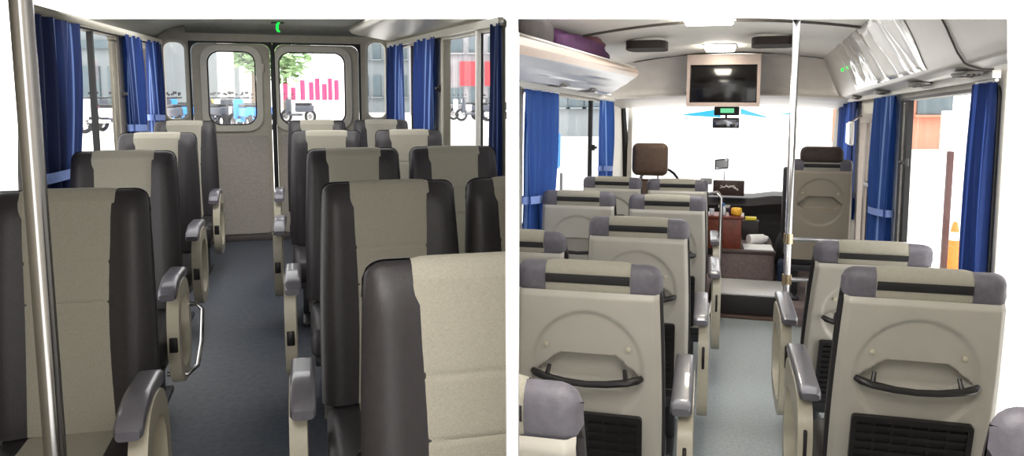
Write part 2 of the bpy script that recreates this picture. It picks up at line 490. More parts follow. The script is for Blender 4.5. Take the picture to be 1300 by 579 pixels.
for i, (x, y) in enumerate(((.385, 1.41), (.40, 2.54), (.43, 3.77), (.415, 5.05), (.45, 6.30))):
    seats_L.append(make_seat(LC, (x, y - top_off(8), LF), PI - .06, lab[i], G2, 1, armspec=(.060, .14, .45)))
G3 = 'window seats on the right of the rear cabin'
lab = ['charcoal edged window seat cut off by the white partition, nearest of the window seats',
       'charcoal edged window seat below the big right window, second of the window seats',
       'sunlit pale window seat third along the right wall',
       'last window seat on the right, in the rear corner under the narrow window']
for i, (x, y) in enumerate(((.875, 2.53), (.915, 3.77), (.935, 5.05), (.945, 6.30))):
    seats_L.append(make_seat(LC, (x, y - top_off(8), LF), PI - .06, lab[i], G3, 0))
for s in seats_L: clip(s, CAM, CUT_L)
# front cabin: pairs on the left, singles on the right, seen from behind
G4 = 'aisle seats left of the aisle in the front cabin'
lab = ['brown grey seat corner at the bottom left, nearest on the left of the front view',
       'cream backed seat with black grab handle, nearest full seat on the left',
       'cream backed aisle seat second along, with round emboss, left of the aisle',
       'cream backed aisle seat one row behind the front left row',
       'front row aisle seat on the left, behind the dashboard']
for i, (x, y) in enumerate(((-.452, 1.20), (-.432, 2.28), (-.43, 3.41), (-.41, 4.52), (-.455, 5.80))):
    seats_R.append(make_seat(RC, (x, y + top_off(8), RF - .012), .045, lab[i], G4, 1, armspec=(.052, .01, .61, .5, .03, .015)))
G5 = 'window seats on the left of the front cabin'
lab = ['reclined window seat at the left edge beside the nearest full left seat',
       'cream backed window seat beside the blue curtain, left of the third aisle seat',
       'front row window seat behind the driver seat headrest']
for i, (x, y, a) in enumerate(((-.925, 3.18, 24), (-.915, 4.50, 7), (-.92, 5.75, 8))):
    seats_R.append(make_seat(RC, (x, y + top_off(a), RF - .005), .045, lab[i], G5, 0, a))
G6 = 'single seats right of the aisle in the front cabin'
lab = ['dark seat corner at the bottom right edge of the front view',
       'cream backed single seat with black grab handle, large at the right',
       'reclined cream backed single seat in front of the large right one, behind the chrome rail']
for i, (x, y, a) in enumerate(((.57, 1.27, 8), (.500, 2.47, 13), (.49, 3.32, 25))):
    seats_R.append(make_seat(RC, (x, y + top_off(a), RF), .02, lab[i], G6, -1, a))
for s in seats_R: clip(s, CAM, CUT_R)

# ------------------------------------------------------------------ shared fittings
def curtain(cab, p0, p1, z1, z0, m, label, group, folds=4, tie=None, gather=.5, amp=.03, wt=.55, nrm=1):
    p0, p1 = Vector(p0), Vector(p1); d = p1 - p0; Lg = d.length; t = d / Lg; nr = Vector((-t.y, t.x)) * nrm
    base = Vector((p0.x, p0.y, z0))
    def wf(z):
        if tie is None: return 1 - .06 * math.sin(PI * (z1 - z) / (z1 - z0))
        if z > tie: k = (z1 - z) / (z1 - tie); return 1 - (1 - wt) * k ** 1.6
        k = min(1, (tie - z) / .25); return wt + .15 * k
    def f(u, v):
        z = z1 + (z0 - z1) * v; w = wf(z); s = gather + (u - gather) * w
        o = amp * (.6 + .4 * v) * math.sin(u * folds * 2 * PI + .8 * math.sin(v * 3)) + .012 * math.sin(u * folds * 4.7 * PI + 1 + v)
        q = p0 + t * (s * Lg) + nr * (.035 + o)
        return Vector((q.x, q.y, z)) - base
    root = thing('window_curtain', cab, base, label, 'curtain', group)
    mb = MB(); mb.grid(f, folds * 14 + 1, 26, uv=True); part('curtain_cloth', mb, m, root, smooth=80)
    q0, q1 = p0 + nr * .03 - Vector((base.x, base.y)), p1 + nr * .03 - Vector((base.x, base.y))
    part('curtain_rod', MB().tube([(q0.x, q0.y, z1 - z0 + .008), (q1.x, q1.y, z1 - z0 + .008)], .007, 8), white_p, root)
    if tie is not None:
        w = wt * Lg * .5 + .012; c = p0 + t * (Lg * (gather + (.5 - gather) * wt))
        mb = MB()
        def tf(u, v):
            a = 2 * PI * u; q = c + t * (w * math.cos(a)) + nr * (.035 + (amp + .022) * math.sin(a)) - Vector((base.x, base.y))
            return Vector((q.x, q.y, tie - z0 + (v - .5) * .045 - .015 * math.cos(a)))
        mb.grid(tf, 33, 4); part('tieback', mb, tie_m, root, smooth=80)
    return root
def line_map(p0, p1, inward):
    p0, p1 = Vector(p0), Vector(p1); t = (p1 - p0).normalized(); n = Vector((-t.y, t.x)) * inward
    def mp(s, z, d):
        q = p0 + t * s - n * d
        return (q.x, q.y, z)
    return mp, (p1 - p0).length
def window(name, cab, mp, x0, x1, z0, z1, r, fm, bars=(), fw=.025, lip=.012, latch=None, barw=.022):
    w = thing(name, cab, mp(x0, z0, 0), kind='structure'); b = Vector(mp(x0, z0, 0))
    M = lambda s, z, d: Vector(mp(s, z, d)) - b
    mb = MB(); mb.plate(rr(x0 - fw, x1 + fw, z0 - fw, z1 + fw, r + fw), [rr(x0, x1, z0, z1, r)], .05 + lip, lambda s, z, d: M(s, z, d - lip)); part('window_frame', mb, fm, w)
    mb = MB(); mb.plate(rr(x0 - .004, x1 + .004, z0 - .004, z1 + .004, r), [], .004, lambda s, z, d: M(s, z, d + .03)); part('glass_pane', mb, glass, w)
    for s in bars:
        mb = MB(); mb.plate(rect(s - barw / 2, s + barw / 2, z0, z1), [], .03, lambda a, z, d: M(a, z, d + .0)); part('sash_bar', mb, rubber, w)
    if latch:
        mb = MB(); mb.box(M(latch[0], latch[1], -.012), (.03, .03, .05), .006); mb.box(M(latch[0], latch[1] + .0, -.035), (.02, .05, .02), .005); part('latch', mb, black, w)
    return w

# ================================================================== LEFT: rear half of the bus
YB = 7.2
mb = MB(); mb.box((.16, 3.6, LF - .04), (2.3, 7.3, .08)); o = struct('floor', mb, l_floor, LC); clip(o, CAM, CUT_L)
# rear wall
mpR = lambda s, z, d: (s, YB + d, z)
dl, dr = (-.505, .150), (.170, .905)
mb = MB()
mb.plate(rect(-.86, 1.24, LF, .44), [rect(dl[0], dr[1], LF + .02, .285), rr(-.705, -.545, -.36, .275, .06), rr(.975, 1.135, -.36, .305, .06)], .06, mpR)
struct('wall_rear', mb, l_wall, LC)
window('window_1', LC, mpR, -.705, -.545, -.36, .275, .06, l_rim, fw=.022)
window('window_2', LC, mpR, .975, 1.135, -.36, .305, .06, l_rim, fw=.022)
def rear_door(name, x0, x1, wx0, wx1, wz0, wz1, hinge):
    d = thing(name, LC, (x0, YB, LF + .02), kind='structure'); b = Vector((x0, YB, LF + .02))
    M = lambda s, z, dd: Vector((s, YB + dd, z)) - b
    zt = .28
    mb = MB(); mb.plate(rr(x0 + .012, x1 - .012, LF + .03, zt - .006, .07), [rr(wx0, wx1, wz0, wz1, .10)], .05, M); part('door_panel', mb, l_wall, d)
    mb = MB(); mb.plate(rr(wx0 - .05, wx1 + .05, wz0 - .05, wz1 + .045, .13), [rr(wx0, wx1, wz0, wz1, .10)], .06, lambda s, z, dd: M(s, z, dd - .022))
    bmesh.ops.bevel(mb.bm, geom=[e for e in mb.bm.edges if len(e.link_faces) == 2 and e.calc_face_angle(0) > 1.2], offset=.012, segments=2, affect='EDGES')
    part('window_rim', mb, l_rim, d)
    mb = MB(); mb.plate(rr(wx0 + .001, wx1 - .001, wz0 + .001, wz1 - .001, .10), [rr(wx0 + .012, wx1 - .012, wz0 + .012, wz1 - .012, .09)], .02, lambda s, z, dd: M(s, z, dd + .005)); part('window_seal', mb, rubber, d)
    mb = MB(); mb.plate(rr(wx0, wx1, wz0, wz1, .10), [], .004, lambda s, z, dd: M(s, z, dd + .03)); part('glass_pane', mb, glass, d)
    mb = MB(); mb.plate(rr(x0 + .04, x1 - .04, LF + .06, wz0 - .085, .03), [], .014, lambda s, z, dd: M(s, z, dd - .014)); part('lower_panel', mb, l_low, d)
    mb = MB(); mb.plate(rect(x0 - .008, x1 + .008, LF + .022, zt + .012), [rr(x0 + .007, x1 - .007, LF + .028, zt - .004, .07)], .03, lambda s, z, dd: M(s, z, dd - .003)); part('door_seal', mb, rubber, d)
    if hinge is not None:
        mb = MB(); mb.box(M(hinge, .07, -.012), (.028, .02, .075), .005); part('door_catch', mb, tvf, d)
    return d
rear_door('door_1', dl[0], dl[1], -.375, .020, -.42, .215, .075)
rear_door('door_2', dr[0], dr[1], .205, .780, -.42, .215, None)
mb = MB(); mb.box((.162, YB - .012, -.56), (.034, .05, 1.66), .008); struct('trim_1', mb, rubber, LC)
mb = MB(); mb.box((.2, YB - .02, LF + .02), (1.6, .06, .05), .01); struct('trim_2', mb, l_dark, LC)
# side walls
mpLL, LLn = line_map((-.93, 3.66), (-.755, YB), -1)
mb = MB()
wL = [(.55, 2.02), (2.32, 3.20)]
mb.plate(rect(0, LLn, LF, .30), [rr(a, b, -.60, .245, .04) for a, b in wL], .05, mpLL); struct('wall_left', mb, l_wall, LC)
mb = MB(); mb.plate(rect(0, LLn, LF, -.64), [], .02, lambda s, z, d: mpLL(s, z, d - .02)); struct('baseboard_left', mb, l_dark, LC)
window('window_3', LC, mpLL, wL[0][0], wL[0][1], -.60, .245, .04, l_dark, bars=(1.40,), fw=.016, latch=(2.035, -.12), barw=.035)
window('window_4', LC, mpLL, wL[1][0], wL[1][1], -.60, .245, .04, l_dark, bars=(2.72,), fw=.016)
mpLR, LRn = line_map((1.22, 3.85), (1.19, YB), 1)
wR = [(.08, 1.36), (1.60, 3.05)]
mb = MB(); mb.plate(rect(-.05, LRn, LF, .30), [rr(a, b, -.62, .25, .04) for a, b in wR], .05, mpLR); o = struct('wall_right', mb, l_wall, LC); clip(o, CAM, CUT_L)
o = window('window_5', LC, mpLR, wR[0][0], wR[0][1], -.62, .25, .04, l_rim, bars=(.53,), fw=.018, latch=(1.40, -.07), barw=.03)
mb = MB(); b_ = Vector(mpLR(wR[0][0], -.62, 0)); mb.tube([Vector(mpLR(.45, -.40, -.02)) - b_, Vector(mpLR(.45, .26, -.02)) - b_], .016, 10); part('pull_bar', mb, white_p, o)
clip(o, CAM, CUT_L)
window('window_6', LC, mpLR, wR[1][0], wR[1][1], -.62, .25, .04, l_rim, bars=(2.45,), fw=.018)
# curtain rails, coves, ceiling, parcel rack
mb = MB(); mb.plate(rect(0, LLn, .255, .295), [], .03, lambda s, z, d: mpLL(s, z, d - .045)); struct('trim_3', mb, l_rim, LC)
mb = MB(); mb.plate(rect(0, LRn, .265, .305), [], .03, lambda s, z, d: mpLR(s, z, d - .045)); o = struct('trim_4', mb, l_rim, LC); clip(o, CAM, CUT_L)
def cove(u, v):
    y = 3.7 + (YB - 3.7) * v; xw = -.93 + .05 * (y - 3.66)
    a = PI / 2 * u; return (xw + .42 * (1 - math.cos(a)) , y, .29 + .14 * math.sin(a))
mb = MB(); mb.grid(cove, 14, 20); o = struct('trim_5', mb, l_ceil, LC, 60); cut_top(o)
def ceil_l(u, v):
    x = -.53 + 1.8 * u; y = 5.6 + (YB - 5.55) * v
    k = max(0, (v - .80) / .20); return (x, y, .43 - .10 * k * k)
mb = MB(); mb.grid(ceil_l, 24, 24); o = struct('ceiling', mb, l_ceil, LC, 60); cut_top(o)
def rack_l(u, v):     # rounded inner edge, underside sloping to the wall
    y = 3.7 + (7.02 - 3.7) * v
    P = [(1.21, .315), (1.10, .325), (.98, .345), (.88, .36), (.82, .375), (.795, .40), (.80, .425), (.83, .44)]
    k = u * (len(P) - 1); i = int(min(k, len(P) - 2)); t = k - i
    return (P[i][0] * (1 - t) + P[i + 1][0] * t, y, P[i][1] * (1 - t) + P[i + 1][1] * t)
rk = MB(); V = rk.grid(rack_l, 30, 24); rk.bm.faces.new([V[i][-1] for i in range(30)])
o = solo('parcel_rack', rk, l_rim, LC, 'pale overhead parcel rack along the right of the rear cabin', 'parcel rack', smooth=60); clip(o, CAM, CUT_L); cut_top(o)
lamp = thing('exit_lamp', LC, (.195, 6.62, .425), 'small green crescent lamp on the ceiling above the rear doors', 'lamp')
mb = MB(); mb.box((0, 0, -.006), (.10, .06, .012), .004); part('housing', mb, l_dark, lamp)
mb = MB(); mb.tube([(.012 + .018 * math.cos(a), -.034, -.012 - .028 + .034 * math.sin(a)) for a in [math.radians(80 + 20 * k) for k in range(11)]], [.003, .005, .007, .008, .009, .009, .009, .008, .007, .005, .003], 8); part('crescent_light', mb, green_e, lamp)
# curtains
GC = 'blue curtains in the rear cabin'
def onw(mp, s): q = mp(s, 0, 0); return (q[0], q[1])
curtain(LC, onw(mpLL, -.04), onw(mpLL, 1.0), .255, -.95, cur_b, 'wide dark blue striped curtain behind the chrome pole', GC, 5, -.45, .1, .035, .72, -1)
curtain(LC, onw(mpLL, 2.06), onw(mpLL, 2.62), .265, -.62, cur_a, 'striped blue curtain right of the left window, first of the pair', GC, 3, -.36, .5, .03, .82, -1)
curtain(LC, onw(mpLL, 2.86), onw(mpLL, 3.44), .265, -.62, cur_a, 'striped blue curtain in the left rear corner beside the narrow window', GC, 3, -.33, .5, .03, .85, -1)
curtain(LC, onw(mpLR, 2.58), onw(mpLR, 3.30), .275, -.70, cur_a, 'bright striped blue curtain in the right rear corner', GC, 3, None, .5, .03, 1, 1)
curtain(LC, onw(mpLR, 1.42), onw(mpLR, 2.10), .275, -.75, cur_a, 'striped blue curtain between the two right windows', GC, 3, -.62, .6, .03, .75, 1)
c = curtain(LC, onw(mpLR, -.02), onw(mpLR, .17), .275, -.75, cur_b, 'very dark blue curtain at the partition, right edge of the rear view', GC, 2, None, .5, .02, 1, 1); clip(c, CAM, CUT_L)
# chrome pole on the left
pl = thing('chrome_pole', LC, (-.405, 1.70, LF), 'polished chrome pole standing at the far left of the rear view', 'pole')
mb = MB(); mb.tube([(0, 0, 0), (0, 0, 1.62)], .0205, 18); part('pole_tube', mb, chrome, pl)
mb = MB(); mb.lathe([(.05, 0), (.05, .008), (.03, .02), (.028, .03)], (0, 0, 0), 18); part('floor_flange', mb, chrome, pl)
# chrome step loop beside second left seat
part('footrest_bar', MB().tube([(-.20, .32, .20), (-.28, .32, .195), (-.315, .29, .22), (-.325, .22, .30), (-.325, .14, .42), (-.30, .12, .44), (-.21, .12, .44)], .010, 10), chrome, seats_L[1])['label'] = 'bent chrome bar beside the seat'
bt = thing('plastic_bottle', LC, (.30, 2.08, LF + .445), 'clear plastic bottle lying on the second right seat', 'bottle', rz=2.6)
mb = MB(); mb.lathe([(.02, -.11), (.03, -.105), (.031, .04), (.026, .07), (.013, .095), (.013, .11)], (0, 0, 0), 16, 'Y'); part('bottle_body', mb, clearp, bt)
mb = MB(); mb.lathe([(.015, .108), (.016, .112), (.016, .128), (.014, .131)], (0, 0, 0), 14, 'Y'); part('bottle_cap', mb, black, bt)

# ================================================================== RIGHT: front half of the bus
FB = 7.4      # front header
mb = MB(); mb.box((-.13, 3.1, RF - .04), (2.2, 6.3, .08)); o = struct('floor', mb, r_floor, RC); clip(o, CAM, CUT_R)
o.name = 'floor_front'
# left wall
mpFL, FLn = line_map((-1.22, 4.25), (-1.20, 8.3), -1)
wf = [(.05, 3.05)]
mb = MB(); mb.plate(rect(-.1, 3.95, RF, .24), [rr(.08, 3.0, -.62, .165, .04)], .05, mpFL); o = struct('wall_left', mb, r_wall, RC); clip(o, CAM, CUT_R)
o = window('window_7', RC, mpFL, .08, 3.0, -.62, .165, .04, r_wall, bars=(2.22,), fw=.016, latch=(2.22, -.22), barw=.045); clip(o, CAM, CUT_R)
mb = MB(); mb.plate(rect(-.1, 3.4, .185, .215), [], .03, lambda s, z, d: mpFL(s, z, d - .05)); o = struct('trim_6', mb, white_p, RC); clip(o, CAM, CUT_R)
# right wall
mpFR, FRn = line_map((.95, 3.42), (.88, 8.3), 1)
mb = MB(); mb.plate(rect(0, 4.9, RF, .24), [rr(.06, 1.86, -.90, .135, .03), rect(2.72, 3.40, RF + .02, .06), rr(3.62, 4.7, -.62, .12, .05)], .05, mpFR); struct('wall_right', mb, r_wall, RC)
o = window('window_8', RC, mpFR, .06, 1.86, -.90, .135, .03, steel, fw=.016, latch=(1.66, -.23)); 
mb = MB(); b_ = Vector(mpFR(.06, -.90, 0)); mb.plate(rect(1.72, 1.80, -.90, .135), [], .03, lambda s, z, d: Vector(mpFR(s, z, d)) - b_); part('dark_jamb', mb, rubber, o)
window('window_9', RC, mpFR, 3.62, 4.7, -.62, .12, .05, r_wall, fw=.016)
mb = MB(); mb.plate(rect(0, 4.85, .175, .215), [], .03, lambda s, z, d: mpFR(s, z, d - .05)); struct('trim_7', mb, white_p, RC)
# entrance door
d = thing('door_3', RC, mpFR(2.72, RF + .02, 0), kind='structure'); b_ = Vector(mpFR(2.72, RF + .02, 0)); Md = lambda s, z, dd: Vector(mpFR(s, z, dd)) - b_
mb = MB(); mb.plate(rect(2.70, 3.42, RF + .02, .07), [rect(2.77, 3.05, -1.1, 0), rect(3.10, 3.35, -1.1, 0)], .06, lambda s, z, dd: Md(s, z, dd - .02)); part('door_frame', mb, mat('door_frame_grey', (150, 140, 132), .5, noise=.05), d)
mb = MB(); mb.plate(rect(2.77, 3.35, -1.1, 0), [], .004, lambda s, z, dd: Md(s, z, dd + .02)); part('glass_pane', mb, glass, d)
for s in (2.86, 3.0, 3.2):
    mb = MB(); mb.tube([Md(s, -1.1, .005), Md(s, 0, .005)], .013, 8); part('door_rail', mb, chrome, d)
mb = MB(); mb.box(Md(2.90, -.46, -.01), (.03, .30, .04), .006); part('door_crossbar', mb, steel, d)
# ceiling
def zc(x): return .615 - .09 * ((x + .14) / .95) ** 2
def ceil_r(u, v):
    x = -1.24 + 2.1 * u; return (x, 3.9 + (FB + .05 - 3.9) * v, zc(x))
mb = MB(); mb.grid(ceil_r, 30, 12); o = struct('ceiling', mb, r_ceil, RC, 60); cut_top(o)
for k, y in enumerate((4.98, 7.30)):
    mb = MB(); mb.tube([(x, y, zc(x) - .004) for x in [-1.0 + 1.72 * i / 20 for i in range(21)]], .011 if k == 0 else .007, 6); struct('trim_%d' % (8 + k), mb, seam_m, RC)
# front header: curved panel over the windscreen, with a ledge
HP = [(7.30, .60), (7.40, .58), (7.52, .50), (7.60, .40), (7.64, .31), (7.63, .275), (7.52, .262), (7.50, .245), (7.58, .225), (7.85, .195), (8.25, .175)]
def header(u, v):
    k = v * (len(HP) - 1); i = int(min(k, len(HP) - 2)); t = k - i
    y = HP[i][0] * (1 - t) + HP[i + 1][0] * t; z = HP[i][1] * (1 - t) + HP[i + 1][1] * t
    x = -1.21 + 2.10 * u; cx = (x + .16) / 1.05
    return (x, y - .25 * abs(cx) ** 3, z - .05 * cx * cx)
mb = MB(); mb.grid(header, 40, 41); struct('wall_front', mb, r_bulk, RC, 50)
# windscreen with pillars
ws = thing('window_10', RC, (-.16, 8.5, -.66), kind='structure')
mb = MB(); mb.grid(lambda u, v: (-1.04 + 2.08 * u, .18 - .30 * abs(2 * u - 1) ** 3 - .12 * v, .83 * v), 24, 8); part('glass_pane', mb, glass, ws)
mb = MB(); mb.grid(lambda u, v: (-.46 + .38 * u, .03, .745 - .02 * (1 - u) + .05 * u * (v - .5) * 1.6 + .012 * v), 10, 4); mb.grid(lambda u, v: (.12 + .26 * u, .03, .765 - .06 * u + .05 * (1 - u) * (v - .5) + .01 * v), 10, 4); mb.grid(lambda u, v: (.42 + .22 * u, .03, .74 + .02 * v * u), 8, 4); o = part('tint_strip', mb, bluerefl, ws)  # blue reflections beside the clock, modelled as coloured strips
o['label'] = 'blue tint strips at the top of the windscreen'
for sx, nm in ((-1, 'trim_10'), (1, 'trim_11')):
    xx = -1.19 if sx < 0 else .86
    mb = MB(); mb.tube([(xx, 8.30, -.75), (xx, 8.20, -.30), (xx + .02 * sx, 8.02, .20)], [.055, .045, .05], 10); struct(nm, mb, rubber if sx < 0 else r_wall, RC)
mb = MB(); mb.box((-1.13, 8.18, -.28), (.05, .04, .95), .012); struct('trim_12', mb, r_wall, RC)
# rack on the left with the purple bundle
RKP = [(-1.215, .225), (-1.16, .215), (-1.08, .225), (-1.02, .262), (-.94, .305), (-.88, .345), (-.86, .375), (-.865, .402), (-.885, .418), (-.90, .412), (-.905, .385), (-1.215, .36)]
def rackf(lo, hi):
    PP = RKP[lo:hi]
    def f(u, v):
        k = u * (len(PP) - 1); i = int(min(k, len(PP) - 2)); t = k - i
        y = 3.0 + (6.62 - 3.0) * v
        return (PP[i][0] * (1 - t) + PP[i + 1][0] * t, y, PP[i][1] * (1 - t) + PP[i + 1][1] * t + (-.085 + .10 * v) * min(1, max(0, (PP[i][0] + 1.19) / .25)))
    return f
rack = thing('parcel_rack', RC, (0, 0, 0), 'long overhead parcel rack above the left windows with a warm rounded edge', 'parcel rack')
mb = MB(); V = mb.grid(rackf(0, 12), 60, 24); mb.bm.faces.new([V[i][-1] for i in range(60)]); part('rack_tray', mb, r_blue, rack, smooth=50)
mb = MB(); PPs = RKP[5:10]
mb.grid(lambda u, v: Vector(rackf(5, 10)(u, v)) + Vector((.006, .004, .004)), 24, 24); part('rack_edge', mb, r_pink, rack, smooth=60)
mb = MB(); mb.tube([(-.885, 3.0 + 3.6 * k / 8, .345 + .10 * k / 8) for k in range(9)], .006, 8); part('edge_rail', mb, white_p, rack)
for yv in (4.75, 5.7):
    mb = MB(); mb.box((-1.10, yv, .219), (.10, .22, .012), .004, rot=Matrix.Rotation(-.1, 3, 'Y'))
    for k in range(4): mb.box((-1.13 + .02 * k, yv, .211), (.006, .18, .008))
    part('air_vent', mb, mat('vent_grey', (120, 116, 112), .5, noise=.1), rack)
clip(rack, CAM, CUT_R)
bag = thing('cloth_bundle', RC, (-1.04, 4.95, .345), 'purple cloth bundle lying on the left overhead rack', 'bag')
def bagf(sx, sy, sz, seed, flat=.0):
    def f(u, v):
        th, ph = 2 * PI * v, PI * (u * .98 + .01)
        n = 1 + .09 * math.sin(3 * th + seed) * math.sin(2 * ph) + .06 * math.sin(7 * th + 2 * seed + 5 * ph)
        s_ = lambda q: math.copysign(abs(q) ** .65, q)
        return (sx * s_(math.sin(ph) * math.cos(th)) * n, sy * s_(math.sin(ph) * math.sin(th)) * n, sz * (1 + s_(math.cos(ph)) * n))
    return f
def blob(sx, sy, sz, seed, nu=22, nv=36):
    m = MB(); V = m.grid(bagf(sx, sy, sz, seed), nu, nv, closed_v=True); m.bm.faces.new(V[0][::-1]); m.bm.faces.new(V[-1]); return m
part('bundle_body', blob(.13, .80, .085, 1), purple, bag, smooth=70)
part('folded_cloth', blob(.10, .34, .035, 2), mauve, bag, loc=(.0, .35, .14), smooth=70)
clip(bag, CAM, CUT_R); 
bx2 = solo('storage_bag', blob(.09, .45, .10, 4), mat('dark_brown_bag', (48, 36, 30), .8, noise=.3, nscale=18), RC, 'dark brown bag on the left rack nearest the camera', 'bag', loc=(-1.06, 3.75, .34), smooth=70); clip(bx2, CAM, CUT_R); cut_top(bx2)
# air duct on the right with creased plastic film
DP = [(.62, .575), (.66, .50), (.72, .38), (.765, .27), (.79, .225), (.84, .205), (.94, .205)]
def ductp(u):
    k = u * (len(DP) - 1); i = int(min(k, len(DP) - 2)); t = k - i
    return DP[i][0] * (1 - t) + DP[i + 1][0] * t, DP[i][1] * (1 - t) + DP[i + 1][1] * t
duct = thing('air_duct', RC, (0, 0, 0), 'long pale overhead air duct above the right windows wrapped in creased film', 'air duct')
mb = MB(); mb.grid(lambda u, v: (ductp(u)[0], 2.5 + 4.95 * v, ductp(u)[1]), 30, 40); part('duct_body', mb, mat('duct_grey', (176, 173, 168), .35, noise=.05, nscale=6), duct, smooth=50)
def filmf(u, v):
    x, z = ductp(.04 + .56 * u); y = 3.95 + 2.3 * v
    e = min(1, 8 * min(u, 1 - u)) * min(1, 8 * min(v, 1 - v))
    k = .5 + .5 * math.sin(y * 17 + 1.6 * math.sin(u * 4 + y * 2.3) + 1.2 * u)
    w = (.004 + .034 * k ** 3 + .010 * math.sin(y * 31 + u * 9)) * e * (.6 + .4 * math.sin(y * 3))
    return (x - .9 * (w + .004), y, z - .42 * (w + .004))
mb = MB(); mb.grid(filmf, 30, 160); part('plastic_film', mb, film, duct, smooth=80)
for y0 in (3.40,):
    mb = MB(); mb.tube([(ductp(k / 20)[0] - .004, y0 - .1 * (k / 20), ductp(k / 20)[1] - .003) for k in range(19)], .004, 6); part('panel_seam', mb, seam_m, duct)
for yv in (3.55, 4.45, 5.55, 6.7):
    mb = MB(); mb.lathe([(.02, -.006), (.075, -.008), (.085, 0), (.08, .004)], (0, 0, 0), 18)
    for k in range(4): mb.box((-.045 + .03 * k, 0, -.010), (.008, .12, .006))
    for v in mb.bm.verts: v.co.y *= 1.7; v.co.x *= .6
    o = part('air_vent', mb, MATS['vent_grey'], duct, loc=(.845, yv, .200))
    mb = MB(); mb.lathe([(.001, -.012), (.026, -.010), (.030, .0), (.001, .002)], (0, 0, 0), 12); part('vent_nozzle', mb, black, o, loc=(0, .03, -.006))
mb = MB(); mb.box((.69, 6.4, .395), (.012, .03, .022), .004); part('indicator_light', mb, green_e, duct)
cut_top(duct)
n_ = edge_plane(1279); clip(duct, CAM, n_)
# ceiling lights, speakers
def lamp_box(x, y, w, l, label):
    t = thing('ceiling_lamp', RC, (x, y, zc(x)), label, 'lamp', 'ceiling lamps in the front cabin')
    mb = MB(); mb.box((0, 0, -.006), (w + .03, l + .03, .012), .005); part('lamp_base', mb, white_p, t)
    mb = MB(); mb.box((0, 0, -.022), (w, l, .03), .012, 3); part('diffuser', mb, lamp_e, t)
    cut_top(t)
lamp_box(-.22, 4.86, .28, .20, 'lit white ceiling lamp at the top edge of the front view')
lamp_box(-.21, 6.65, .23, .34, 'lit white ceiling lamp just above the television')
def speaker(x, y, label):
    t = thing('ceiling_speaker', RC, (x, y, zc(x)), label, 'speaker', 'black ceiling speakers')
    mb = MB(); mb.plate(rr(-.145, .145, -.075, .075, .06), [], .055, lambda s, z, d: (s, z * 2.2, -d - .022)); bmesh.ops.bevel(mb.bm, geom=[e for e in mb.bm.edges if e.calc_face_angle(0) > 1], offset=.008, segments=2, affect='EDGES'); part('speaker_grille', mb, mat('speaker_black', (46, 38, 36), .8, noise=.3, nscale=180), t)
    mb = MB(); mb.plate(rr(-.12, .12, -.06, .06, .05), [], .022, lambda s, z, d: (s, z * 2.0, -d)); part('speaker_base', mb, white_p, t)
speaker(-.685, 5.75, 'black oval ceiling speaker left of the ceiling lamp')
speaker(.175, 5.85, 'black oval ceiling speaker beside the chrome pole top')
# television
tv = thing('television', RC, (-.19, 7.20, .135), 'flat dark television in a silver frame hanging above the windscreen', 'television')
mb = MB(); mb.plate(rect(-.312, .312, 0, .455), [rect(-.285, .285, .035, .365)], .10, lambda s, z, d: (s, d, z)); part('tv_frame', mb, tvf, tv)
mb = MB(); mb.box((0, .035, .2), (.58, .03, .345), .002); part('screen', mb, screen, tv)
mb = MB(); mb.box((0, .16, .25), (.5, .14, .36), .02); part('wall_mount', mb, r_bulk, tv)
# mirror and clock
mi = thing('rear_view_mirror', RC, (-.17, 7.85, .02), 'interior rear view mirror hanging below the television', 'mirror')
mb = MB(); mb.box((0, 0, -.03), (.25, .03, .10), .012, 3); part('mirror_glass', mb, mat('mirror_grey', (120, 122, 128), .08, .9, noise=.1, nscale=10), mi)
mb = MB(); mb.tube([(0, .02, .0), (0, .06, .12)], .01, 8); part('mirror_stalk', mb, black, mi)
ck = thing('digital_clock', RC, (-.165, 7.82, .055), 'small black digital clock with a green display above the mirror', 'clock')
mb = MB(); mb.box((0, .02, .05), (.235, .05, .085), .012, 3); part('clock_case', mb, black, ck)
mb = MB(); mb.box((.005, -.008, .052), (.125, .008, .042), .004); part('display', mb, clock_e, ck)
# driver seat
ds = thing('driver_seat', RC, (-.79, 7.05, -1.3), 'brown driver seat with tall headrest against the windscreen', 'seat')
part('headrest', MB().box((0, -.02, .965), (.315, .12, .29), .055, 5), brown, ds)
for sx in (-.07, .07): part('headrest_post', MB().tube([(sx, 0, .76), (sx, -.02, .88)], .008, 8), chrome, ds)
part('backrest', MB().box((0, 0, .45), (.48, .14, .68), .05, 4), brown, ds)
part('seat_cushion', MB().box((0, .24, .08), (.5, .5, .14), .04, 4), brown, ds)
part('seat_base', MB().box((0, .24, -.10), (.36, .4, .24), .02), steel, ds)
# guide seat at the entrance
gs = make_seat(RC, (.555, 6.22 + top_off(10) * .9, -1.36), 0, 'tall brown beige guide seat with dark headrest cover beside the entrance', None, 0, 10)
for ch in tree(gs):
    if ch.type == 'MESH' and ch.name.startswith('back_shell'):
        ch.data = ch.data.copy(); ch.data.materials.clear(); ch.data.materials.append(shell_d)
        for g in list(ch.children):
            if g.name.startswith(('grab_handle', 'magazine_pocket')): bpy.data.objects.remove(g)
gs.name = 'guide_seat'
hcv = part('headrest_cover', MB().box((0, 0, .04), (.30, .10, .13), .045, 4), mat('dark_brown_cover', (52, 40, 34), .7, noise=.2, nscale=25), gs, loc=(-.0, -.12, 1.08))
part('side_bolster', MB().box((-.235, -.03, .75), (.05, .13, .55), .02, 3), leather, gs)
